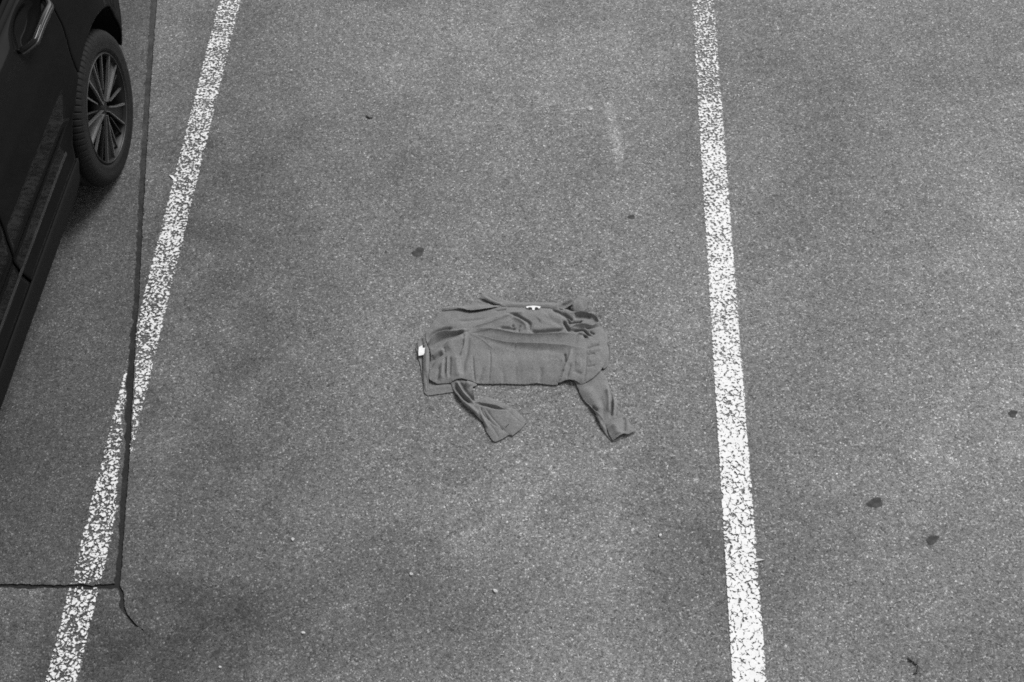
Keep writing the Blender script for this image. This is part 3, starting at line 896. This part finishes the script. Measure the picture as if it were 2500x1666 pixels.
def flank(name, poly, mat, inset=0.0, cell=0.012, mirror=False, parent=None, thick=0.012, rim=True):
    if name in ('rear_door', 'quarter_panel', 'sill') and not mirror:
        cell = 0.0065
    poly = resample(np.array(poly, float), cell * 0.8)
    P, sd, q = sheet(poly, cell)
    u = skin(P[:, 0], P[:, 1]) - inset
    if rim:                       # panel edges roll inwards
        u = u - 0.003 * np.exp(-(np.maximum(sd, 0) / 0.004))
    x = -2 * HW - u if mirror else u
    V = np.column_stack([x, P[:, 0], P[:, 1]])
    if not mirror:
        q = q[:, ::1]
    else:
        q = q[:, ::-1]
    o = mesh_obj(name, V, q, mat, parent or car)
    so = o.modifiers.new("panel thickness", 'SOLIDIFY'); so.thickness = thick; so.offset = -1
    return o

def strip_on(name, line, halfw, proud, mat, parent, mirror=False):
    line = np.array(line, float)
    d = np.gradient(line, axis=0); n_ = np.stack([-d[:, 1], d[:, 0]], 1) / np.linalg.norm(d, axis=1)[:, None]
    rows = []
    for off, pr in ((-halfw, 0.0), (-halfw * 0.5, proud), (halfw * 0.5, proud), (halfw, 0.0)):
        p = line + n_ * off
        u = skin(p[:, 0], p[:, 1]) + pr - 0.001
        rows.append(np.column_stack([-2 * HW - u if mirror else u, p[:, 0], p[:, 1]]))
    k = len(line); V = np.vstack(rows); F = []
    for r in range(3):
        for i in range(k - 1):
            F.append((r * k + i, (r + 1) * k + i, (r + 1) * k + i + 1, r * k + i + 1))
    return mesh_obj(name, V, F, mat, parent)
RA = 0.440
def a_of(s, z, ax):
    return math.degrees(math.atan2(z - RW, s - ax))
door_cut = [(-0.085, 1.205), (-0.15, 1.12), (-0.172, 1.04), (-0.172, 0.96), (-0.178, 0.88), (-0.196, 0.80)]
a1 = math.degrees(math.acos(-0.212 / RA))
rear_arc = arc(0, RA, a1, 180 + math.degrees(math.asin(-0.09 / RA)) * -1 - 2 * math.degrees(math.asin(0.09 / RA)), 24)
G = 0.0025
def side_panels(mirror):
    ps = []
    rd = [(a - G * 1.2, b) for a, b in door_cut] + [(a - 0.001, b) for a, b in rear_arc] + [(-0.41, 0.45), (-1.085, 0.45), (-1.105, 0.52), (-1.128, 0.62), (-1.135, 0.75), (-1.12, 0.95), (-1.10, 1.205)]
    ps.append(flank("rear_door", rd, M_PAINT, mirror=mirror))
    fd = [(-1.09 - G * 3, 0.45), (-1.11 - G * 3, 0.52), (-1.133 - G * 2, 0.62), (-1.14 - G * 2, 0.75), (-1.125 - G * 2, 0.95), (-1.105 - G * 2, 1.205), (-2.20, 1.17), (-2.22, 0.9), (-2.20, 0.62), (-2.16, 0.45)][::-1]
    ps.append(flank("front_door", fd, M_PAINT, mirror=mirror))
    qp = [(a + G * 1.2, b) for a, b in door_cut] + arc(0, RA, a1 - 0.6, 4, 30) + [(0.43, 0.33), (0.60, 0.28), (0.80, 0.30), (0.845, 0.5), (0.85, 0.75), (0.82, 1.0), (0.76, 1.205), (0.3, 1.215)]
    ps.append(flank("quarter_panel", qp, M_PAINT, mirror=mirror))
    sill = [(-0.405, 0.445), (-0.408, 0.36), (-0.402, 0.30), (-0.43, 0.235), (-0.50, 0.215), (-2.18, 0.215), (-2.245, 0.26), (-2.262, 0.40), (-2.25, 0.445)]
    ps.append(flank("sill", sill, M_TRIM, mirror=mirror))
    ff = [(-2.205, 0.45), (-2.225, 0.62), (-2.225, 0.9), (-2.205, 1.165), (-2.5, 1.10), (-3.0, 1.0), (-3.35, 0.9), (-3.42, 0.7), (-3.40, 0.35), (-3.08, 0.30)] + arc(WB, RA, 182, -0, 36)[::-1][::-1]
    arcp = arc(WB, RA, 180, 14, 36)
    ff = [(-3.42, 0.34)] + arcp + [(-2.26, 0.45), (-2.205, 0.455), (-2.225, 0.62), (-2.225, 0.9), (-2.205, 1.165), (-2.5, 1.10), (-3.0, 1.0), (-3.35, 0.9), (-3.42, 0.7)]
    ps.append(flank("front_fender", ff, M_PAINT, mirror=mirror))
    # glass and the frames round it
    for nm, pl in (("side_window", [(-0.20, 1.235), (-1.055, 1.235), (-1.055, 1.475), (-0.62, 1.485), (-0.38, 1.42)]),
                   ("side_window", [(-1.135, 1.235), (-2.08, 1.215), (-1.62, 1.45), (-1.135, 1.48)]),
                   ("quarter_window", [(-0.13, 1.235), (0.42, 1.25), (0.30, 1.38), (-0.30, 1.43)])):
        flank(nm, pl, M_GLASS, inset=0.004, mirror=mirror, cell=0.02, thick=0.004)
    fr = [(0.70, 1.208), (-2.45, 1.16), (-1.75, 1.57), (-0.6, 1.575), (0.35, 1.54)]
    flank("window_frame", fr, M_TRIM, inset=0.012, mirror=mirror, cell=0.02)
    strip_on("belt_moulding", np.column_stack([np.linspace(0.30, -2.2, 90), np.interp(np.linspace(0.30, -2.2, 90), [-2.2, -1.1, 0.3], [1.178, 1.209, 1.212])]), 0.010, 0.005, M_TRIM, car, mirror)
    # inner skin seen in the shut lines
    inner = [(0.80, 1.20), (0.80, 0.35), (0.44, 0.36)] + arc(0, RA + 0.012, 4, 176, 30) + [(-0.44, 0.24), (-2.22, 0.24)] + arc(WB, RA + 0.012, 4, 176, 30) + [(-3.3, 0.36), (-3.35, 0.86), (-2.5, 1.08), (-2.2, 1.15)]
    flank("inner_body", inner, M_DARK, inset=0.045, mirror=mirror, cell=0.02, thick=0.002, rim=False)
    return ps
left = side_panels(False)
right = side_panels(True)

# faint lower feature line of the doors and the protective strip of the sill
sl_line = np.column_stack([np.linspace(-0.47, -2.2, 60), np.full(60, 0.535)])
strip_on("sill_moulding", sl_line, 0.012, 0.003, M_PAINT, car)

# door handles: an arched pull with a bright blade along its outer face
def handle(hs, parent):
    n = 26
    t = np.linspace(0, 1, n)
    s_ = hs - 0.165 + 0.33 * t
    z_ = 1.118 + 0.006 * np.sin(t * math.pi)
    base = np.array([float(np.interp(1.118, zs, us))] * n)
    lift = 0.046 * np.minimum(1, np.sin(t * math.pi) * 1.9) ** 0.8 + 0.002
    V, F = [], []
    prof = [(-0.013, -0.016), (0.004, -0.016), (0.010, -0.008), (0.010, 0.008), (0.003, 0.016), (-0.013, 0.014)]
    for i in range(n):
        w = 0.55 + 0.45 * math.sin(t[i] * math.pi) ** 0.5 if 0 < t[i] < 1 else 0.5
        for du, dz in prof:
            V.append((base[i] + lift[i] + du, s_[i], z_[i] + dz * w))
    m = len(prof)
    for i in range(n - 1):
        for k in range(m):
            F.append((i * m + k, i * m + (k + 1) % m, (i + 1) * m + (k + 1) % m, (i + 1) * m + k))
    F += [tuple(range(m))[::-1], tuple(range((n - 1) * m, n * m))]
    h = mesh_obj("door_handle", V, F, M_PAINT, parent)
    V, F = [], []
    for i in range(n):
        w = 0.006 * (math.sin(t[i] * math.pi) ** 0.3 if 0 < t[i] < 1 else 0.2)
        u = base[i] + lift[i] + 0.0108
        for du, dz in ((0, -0.014), (0.003, -0.012), (0.003, -0.012 + 2 * w), (0, -0.010 + 2 * w)):
            V.append((u + du, s_[i], z_[i] + dz))
    for i in range(n - 1):
        for k in range(3):
            F.append((i * 4 + k, i * 4 + k + 1, i * 4 + 5 + k, i * 4 + 4 + k))
    mesh_obj("handle_trim", V, F, M_CHROME, parent)
    # the lock cover behind the pull
    return h
handle(-0.355, left[0]); handle(-1.43, left[1])

# roof, glass, bonnet, nose and tail: sections across the car
def sweep(name, rows, mat, crown=0.03, nx=13, thick=0.02):
    V, F = [], []
    for s_, z_, hw in rows:
        for k in range(nx):
            a = -1 + 2 * k / (nx - 1)
            V.append((-HW + a * hw, s_, z_ + crown * (1 - a * a) - crown))
    for i in range(len(rows) - 1):
        for k in range(nx - 1):
            F.append((i * nx + k, i * nx + k + 1, (i + 1) * nx + k + 1, (i + 1) * nx + k))
    o = mesh_obj(name, V, F, mat, car)
    so = o.modifiers.new("panel thickness", 'SOLIDIFY'); so.thickness = thick; so.offset = 0
    return o
sweep("roof", [(0.46, 1.565, 0.60), (0.2, 1.60, 0.64), (-0.4, 1.635, 0.655), (-1.1, 1.64, 0.655), (-1.6, 1.61, 0.645), (-1.78, 1.575, 0.635)], M_PAINT)
sweep("windscreen", [(-1.79, 1.565, 0.63), (-2.1, 1.39, 0.69), (-2.47, 1.14, 0.75)], M_GLASS, thick=0.006)
sweep("bonnet", [(-2.44, 1.13, 0.80), (-2.8, 1.06, 0.81), (-3.15, 0.98, 0.77), (-3.36, 0.88, 0.70)], M_PAINT)
sweep("front_bumper", [(-3.365, 0.87, 0.70), (-3.46, 0.74, 0.70), (-3.50, 0.55, 0.71), (-3.47, 0.30, 0.70), (-3.30, 0.22, 0.68)], M_PAINT, crown=0.0)
sweep("grille", [(-3.492, 0.72, 0.34), (-3.512, 0.52, 0.36)], M_TRIM, crown=0.0)
sweep("rear_window", [(0.47, 1.555, 0.59), (0.60, 1.40, 0.64), (0.75, 1.21, 0.70)], M_GLASS, thick=0.006)
sweep("tailgate", [(0.755, 1.20, 0.78), (0.84, 1.0, 0.76), (0.86, 0.80, 0.74), (0.85, 0.66, 0.74)], M_PAINT)
sweep("rear_bumper", [(0.86, 0.65, 0.76), (0.88, 0.55, 0.76), (0.86, 0.35, 0.74), (0.74, 0.26, 0.70)], M_PAINT, crown=0.0)
sweep("underbody", [(0.74, 0.27, 0.70), (0.2, 0.26, 0.62), (-0.5, 0.25, 0.84), (-2.2, 0.25, 0.84), (-2.9, 0.25, 0.62), (-3.3, 0.25, 0.68)], M_DARK, crown=0.0)
for sx in (-1, 1):
    def lamp(name, pts):
        V = [(-HW + sx * a, b, c) for a, b, c in pts]
        o = mesh_obj(name, V + [(v[0], v[1] + (0.03 if v[1] < 0 else -0.03), v[2]) for v in V],
                     [(0, 1, 2, 3), (7, 6, 5, 4), (0, 4, 5, 1), (1, 5, 6, 2), (2, 6, 7, 3), (3, 7, 4, 0)], M_LAMP, car, False)
    lamp("headlight", [(0.40, -3.475, 0.74), (0.70, -3.40, 0.80), (0.70, -3.41, 0.70), (0.42, -3.49, 0.66)])
    lamp("tail_light", [(0.45, 0.865, 1.0), (0.76, 0.845, 1.02), (0.76, 0.86, 0.88), (0.48, 0.875, 0.88)])
# wing mirrors on the front doors
for sx, pr in ((1, left[1]), (-1, right[1])):
    bm = bmesh.new(); bmesh.ops.create_uvsphere(bm, u_segments=16, v_segments=10, radius=1)
    bmesh.ops.transform(bm, matrix=Matrix.Translation((0.10 if sx > 0 else -2 * HW - 0.10, -2.02, 1.19)) @ Matrix.Diagonal((0.11, 0.07, 0.075, 1)), verts=bm.verts)
    bm_obj("wing_mirror", bm, M_PAINT, pr, True)
# wheel housings
for ax in (0.0, WB):
    for mirror in (False, True):
        n = 28; V, F = [], []
        for i in range(n):
            a = math.radians(-6 + 192 * i / (n - 1))
            y_, z_ = ax + (RA + 0.004) * math.cos(a), RW + (RA + 0.004) * math.sin(a)
            uo = float(skin(np.array([y_]), np.array([max(z_, 0.25)]))[0]) - 0.014
            for x_ in (uo, -0.34):
                V.append((-2 * HW - x_ if mirror else x_, y_, z_))
        for i in range(n - 1):
            F.append((2 * i, 2 * i + 2, 2 * i + 3, 2 * i + 1))
        V.append((-2 * HW + 0.34 if mirror else -0.34, ax, RW))
        for i in range(n - 1):
            F.append((2 * i + 1, 2 * i + 3, len(V) - 1))
        mesh_obj("wheel_housing", V, F, M_DARK, car)

# ------------------------------------------------------------------ wheels
def lathe_x(name, prof, seg, mat, parent, groove=None):
    """prof: (x outward, radius); the axis is x"""
    V, F = [], []
    m = len(prof)
    for i in range(seg):
        a = 2 * math.pi * i / seg
        for j, (x_, r_) in enumerate(prof):
            if groove:
                x_, r_ = groove(i, j, x_, r_)
            V.append((x_, r_ * math.cos(a), r_ * math.sin(a)))
    for i in range(seg):
        k = (i + 1) % seg
        for j in range(m - 1):
            F.append((i * m + j, i * m + j + 1, k * m + j + 1, k * m + j))
    return mesh_obj(name, V, F, mat, parent)

TY = [(-0.20, 0.245), (-0.222, 0.275), (-0.228, 0.300), (-0.218, 0.327), (-0.205, 0.339), (-0.192, 0.343), (-0.165, 0.344), (-0.162, 0.337), (-0.150, 0.337), (-0.147, 0.345), (-0.115, 0.345), (-0.112, 0.337), (-0.100, 0.337), (-0.097, 0.345),
      (-0.062, 0.344), (-0.059, 0.337), (-0.049, 0.337), (-0.046, 0.3435), (-0.024, 0.3425), (-0.010, 0.338), (0.003, 0.328), (0.011, 0.311), (0.013, 0.290), (0.008, 0.266), (0.009, 0.260), (0.001, 0.252), (-0.008, 0.240)]
SEG = 576
def tread(i, j, x_, r_):
    k = i % 8
    if k == 0 and (j <= 6 and j >= 2 or 17 <= j <= 20):
        return x_ - (0.003 if j > 10 else -0.003), r_ - 0.011
    if k == 4 and j in (9, 10, 13, 14):
        return x_, r_ - 0.006
    return x_, r_
def prism(outline, x0, x1, bev=0.0):
    """outline (y, z) extruded from x0 to x1, its outer face drawn in by bev"""
    c = np.mean(outline, axis=0)
    V = [(x0, y, z) for y, z in outline]
    V += [(x1, c[0] + (y - c[0]) * (1 - bev), c[1] + (z - c[1]) * (1 - bev)) for y, z in outline]
    n = len(outline)
    F = [tuple(range(n))[::-1], tuple(range(n, 2 * n))] + [(i, (i + 1) % n, n + (i + 1) % n, n + i) for i in range(n)]
    return V, F
def rot2(p, a):
    c, s_ = math.cos(a), math.sin(a)
    return [(c * y - s_ * z, s_ * y + c * z) for y, z in p]

def make_wheel(x_, y_, parent, mirror=False):
    w = bpy.data.objects.new("wheel", None); w.empty_display_size = 0.1; COL.objects.link(w); w.parent = parent
    w.location = (x_, y_, RW); w.rotation_euler = (0, 0, math.pi if mirror else 0)
    lathe_x("tyre", TY, SEG, M_RUB, w, tread)
    lathe_x("rim", [(-0.19, 0.225), (-0.10, 0.218), (-0.045, 0.222), (-0.012, 0.232), (0.000, 0.237), (0.004, 0.2415), (0.0, 0.246), (-0.012, 0.247)], 96, M_ALLOYD, w)
    lathe_x("rim_edge", [(0.0035, 0.2375), (0.0056, 0.2388), (0.0056, 0.2405), (0.0030, 0.242)], 96, M_RIMEDGE, w)
    V, F = [], []
    lathe_x("brake_disc", [(-0.075, 0.05), (-0.075, 0.150), (-0.095, 0.150), (-0.095, 0.05)], 48, M_STEEL, w)
    lathe_x("barrel_back", [(-0.12, 0.0), (-0.12, 0.222)], 48, M_DARK, w)
    for k in range(5):
        a0 = math.radians(90 + 8 + 72 * k)
        # one broad twisted blade with a bright machined face along each of its sides
        blade = rot2([(0.030, -0.012), (0.120, -0.030), (0.236, -0.058), (0.239, 0.030), (0.120, 0.014), (0.030, 0.012)], a0)
        V, F = prism(blade, -0.045, -0.010, 0.03)
        bl = mesh_obj("spoke", V, F, M_ALLOYD, w, False)
        for p in ([(0.034, -0.013), (0.122, -0.035), (0.2375, -0.065), (0.2385, -0.056), (0.122, -0.030), (0.036, -0.010)],
                  [(0.036, 0.006), (0.122, 0.011), (0.2385, 0.028), (0.2380, 0.038), (0.122, 0.017), (0.034, 0.011)]):
            V, F = prism(rot2(p, a0), -0.012, 0.0005, 0.0)
            mesh_obj("spoke_edge", V, F, M_ALLOY, w, False)
        # slim rib in the gap between two blades
        for da, dm in ((26, M_ALLOY), (46, M_RIMEDGE)):
            rib = rot2([(0.080, -0.002), (0.237, -0.004), (0.237, 0.004), (0.080, 0.002)], a0 + math.radians(da))
            V, F = prism(rib, -0.018, -0.008, 0.0)
            mesh_obj("spoke_rib", V, F, dm, w, False)
    lathe_x("hub", [(-0.05, 0.052), (-0.020, 0.050), (-0.014, 0.042), (-0.020, 0.034), (-0.012, 0.030), (-0.008, 0.027), (-0.006, 0.0)], 40, M_ALLOYD, w)
    for k in range(5):
        a = math.radians(90 + 44 + 72 * k)
        V, F = prism([(0.040 * math.cos(a) + 0.008 * math.cos(b), 0.040 * math.sin(a) + 0.008 * math.sin(b)) for b in np.linspace(0, 2 * math.pi, 7)[:-1]], -0.03, -0.014)
        mesh_obj("wheel_nut", V, F, M_STEEL, w, False)
    return w
def copy_tree(o, parent):
    c = o.copy(); COL.objects.link(c); c.parent = parent
    for ch in list(o.children):
        copy_tree(ch, c)
    return c
wheel = make_wheel(-0.004, 0.0, car)
for x_, y_, rz, sp in ((-0.012, WB, 0, 0.4), (-2 * HW + 0.012, 0.0, math.pi, 0.9), (-2 * HW + 0.012, WB, math.pi, 1.3)):
    c = copy_tree(wheel, car)
    c.location = (x_, y_, RW); c.rotation_euler = (sp, 0, rz)

# ------------------------------------------------------------------ small things lying on the asphalt
def blob(name, px, py, rx, ry, h, mat, seed, rot=0.0, n=18, dome=True):
    """a low irregular lump; rx, ry in metres"""
    r = random.Random(seed)
    c = gp(px, py)
    ph = [r.uniform(0, 6.28) for _ in range(4)]
    rad = lambda a: 1 + 0.16 * math.sin(2 * a + ph[0]) + 0.12 * math.sin(3 * a + ph[1]) + 0.08 * math.sin(5 * a + ph[2])
    rings = [(1.0, 0.0), (0.93, 0.45), (0.75, 0.8), (0.4, 1.0)] if dome else [(1.0, 0.0), (0.98, 0.8), (0.9, 1.0), (0.5, 1.0)]
    V, F = [], []
    for f, hz in rings:
        for k in range(n):
            a = 2 * math.pi * k / n
            V.append((math.cos(a) * rx * rad(a) * f, math.sin(a) * ry * rad(a) * f, hz * h * (1 + 0.25 * r.uniform(-1, 1) * (hz > 0.5)) + 0.0005))
    V.append((0, 0, h))
    for i in range(len(rings) - 1):
        for k in range(n):
            F.append((i * n + k, i * n + (k + 1) % n, (i + 1) * n + (k + 1) % n, (i + 1) * n + k))
    for k in range(n):
        F.append(((len(rings) - 1) * n + k, (len(rings) - 1) * n + (k + 1) % n, len(V) - 1))
    o = mesh_obj(name, V, F, mat)
    o.location = (c[0], c[1], 0); o.rotation_euler = (0, 0, rot)
    return o
S_ = 2500 / 2353
gums = [(961, 580, 0.027, 0.025, "round dark flattened gum spot just above the left shoulder of the shirt"),
        (2011, 1156, 0.026, 0.024, "round dark gum spot right of the fuller white line, upper of two there"),
        (2142, 1241, 0.026, 0.016, "flat oval dark gum spot right of the fuller white line, lower of two there"),
        (2327, 951, 0.018, 0.016, "dark gum spot near the right edge of the picture"),
        (497, 1503, 0.017, 0.013, "small dark gum spot near the bottom, right of the crack's thin tail"),
        (1451, 499, 0.014, 0.014, "tiny nearly black gum spot above the shirt's right collar, left of the fuller white line")]
for i, (x, y, a, b, lb) in enumerate(gums):
    thing(blob("gum_spot", x * S_, y * S_, a, b, 0.0006, M_GUM, 20 + i, rot=0.15 * (i % 3)), lb, "gum spot", "old gum spots on the asphalt")
stones = [(945, 1320, 0.007, 0.006, "bright white stone chip below the shirt, squarish"),
          (1517, 1231, 0.006, 0.006, "small pale stone chip left of the fuller white line, low in the picture"),
          (1138, 1359, 0.010, 0.006, "elongated pale stone chip below the shirt's left cuff, right of the squarish chip"),
          (697, 1455, 0.008, 0.005, "slanted pale stone chip near the bottom, left of centre"),
          (673, 1240, 0.007, 0.006, "dull pale stone chip left of the squarish chip, below left of the shirt"),
          (506, 1534, 0.005, 0.005, "tiny white stone chip by the small dark gum spot at the bottom"),
          (1357, 253, 0.010, 0.006, "dusty pale stone chip high above the shirt's collar")]
for i, (x, y, a, b, lb) in enumerate(stones):
    thing(blob("stone_chip", x * S_, y * S_, a, b, 0.005, M_STONE, 50 + i, rot=i * 1.1, n=9, dome=False), lb, "stone chip", "pale stone chips on the asphalt")
# twigs and scraps
def twig(px, rad, label, mat=M_LEAF, name="twig", z=0.004):
    pts = [gp(x * S_, y * S_, z) for x, y in px]
    return thing(tube(name, pts, rad, mat, sides=7), label, name.replace("_", " "))
twig([(838, 262), (844, 268), (850, 271), (858, 270)], [0.002, 0.0036, 0.004, 0.0015], "short bent dark twig above and left of the shirt")
twig([(2084, 1508), (2092, 1518), (2103, 1524), (2111, 1533), (2108, 1545), (2098, 1550)], [0.001, 0.004, 0.0045, 0.0045, 0.003, 0.001], "curled dark twig near the bottom right corner")
twig([(2142, 896), (2143, 906), (2138, 914), (2128, 917), (2118, 922)], [0.0006, 0.001, 0.0012, 0.0012, 0.0006], "pale curly dry grass stem to the right of the fuller white line", M_PALE, "grass_stem", 0.003)
c1, c2, c3 = gp(1735 * S_, 1291 * S_, 0.004), gp(1757 * S_, 1286 * S_, 0.006), gp(1738 * S_, 1283 * S_, 0.005)
bm = bmesh.new()
vs = [bm.verts.new(p) for p in (c1, c2, c3)] + [bm.verts.new(p - np.array([0, 0, 0.003])) for p in (c1, c2, c3)]
for f in ((0, 1, 2), (5, 4, 3), (0, 3, 4, 1), (1, 4, 5, 2), (2, 5, 3, 0)):
    bm.faces.new([vs[i] for i in f])
thing(bm_obj("paint_flake", bm, M_PALE), "pointed pale paint flake sticking out of the fuller line's right edge", "paint flake")
pts = [(388, 402), (398, 404), (403, 412), (400, 415), (395, 409)]
P = [gp(x * S_, y * S_, 0.005) for x, y in pts]
bm = bmesh.new()
top = [bm.verts.new(p) for p in P]; low = [bm.verts.new(p - np.array([0, 0, 0.003])) for p in P]
bm.faces.new(top)
for i in range(5):
    bm.faces.new((top[i], low[i], low[(i + 1) % 5], top[(i + 1) % 5]))
bmesh.ops.recalc_face_normals(bm, faces=list(bm.faces))
thing(bm_obj("paper_scrap", bm, M_TAG), "white paper scrap on the left edge of the worn line, level with the car's tyre", "paper scrap")
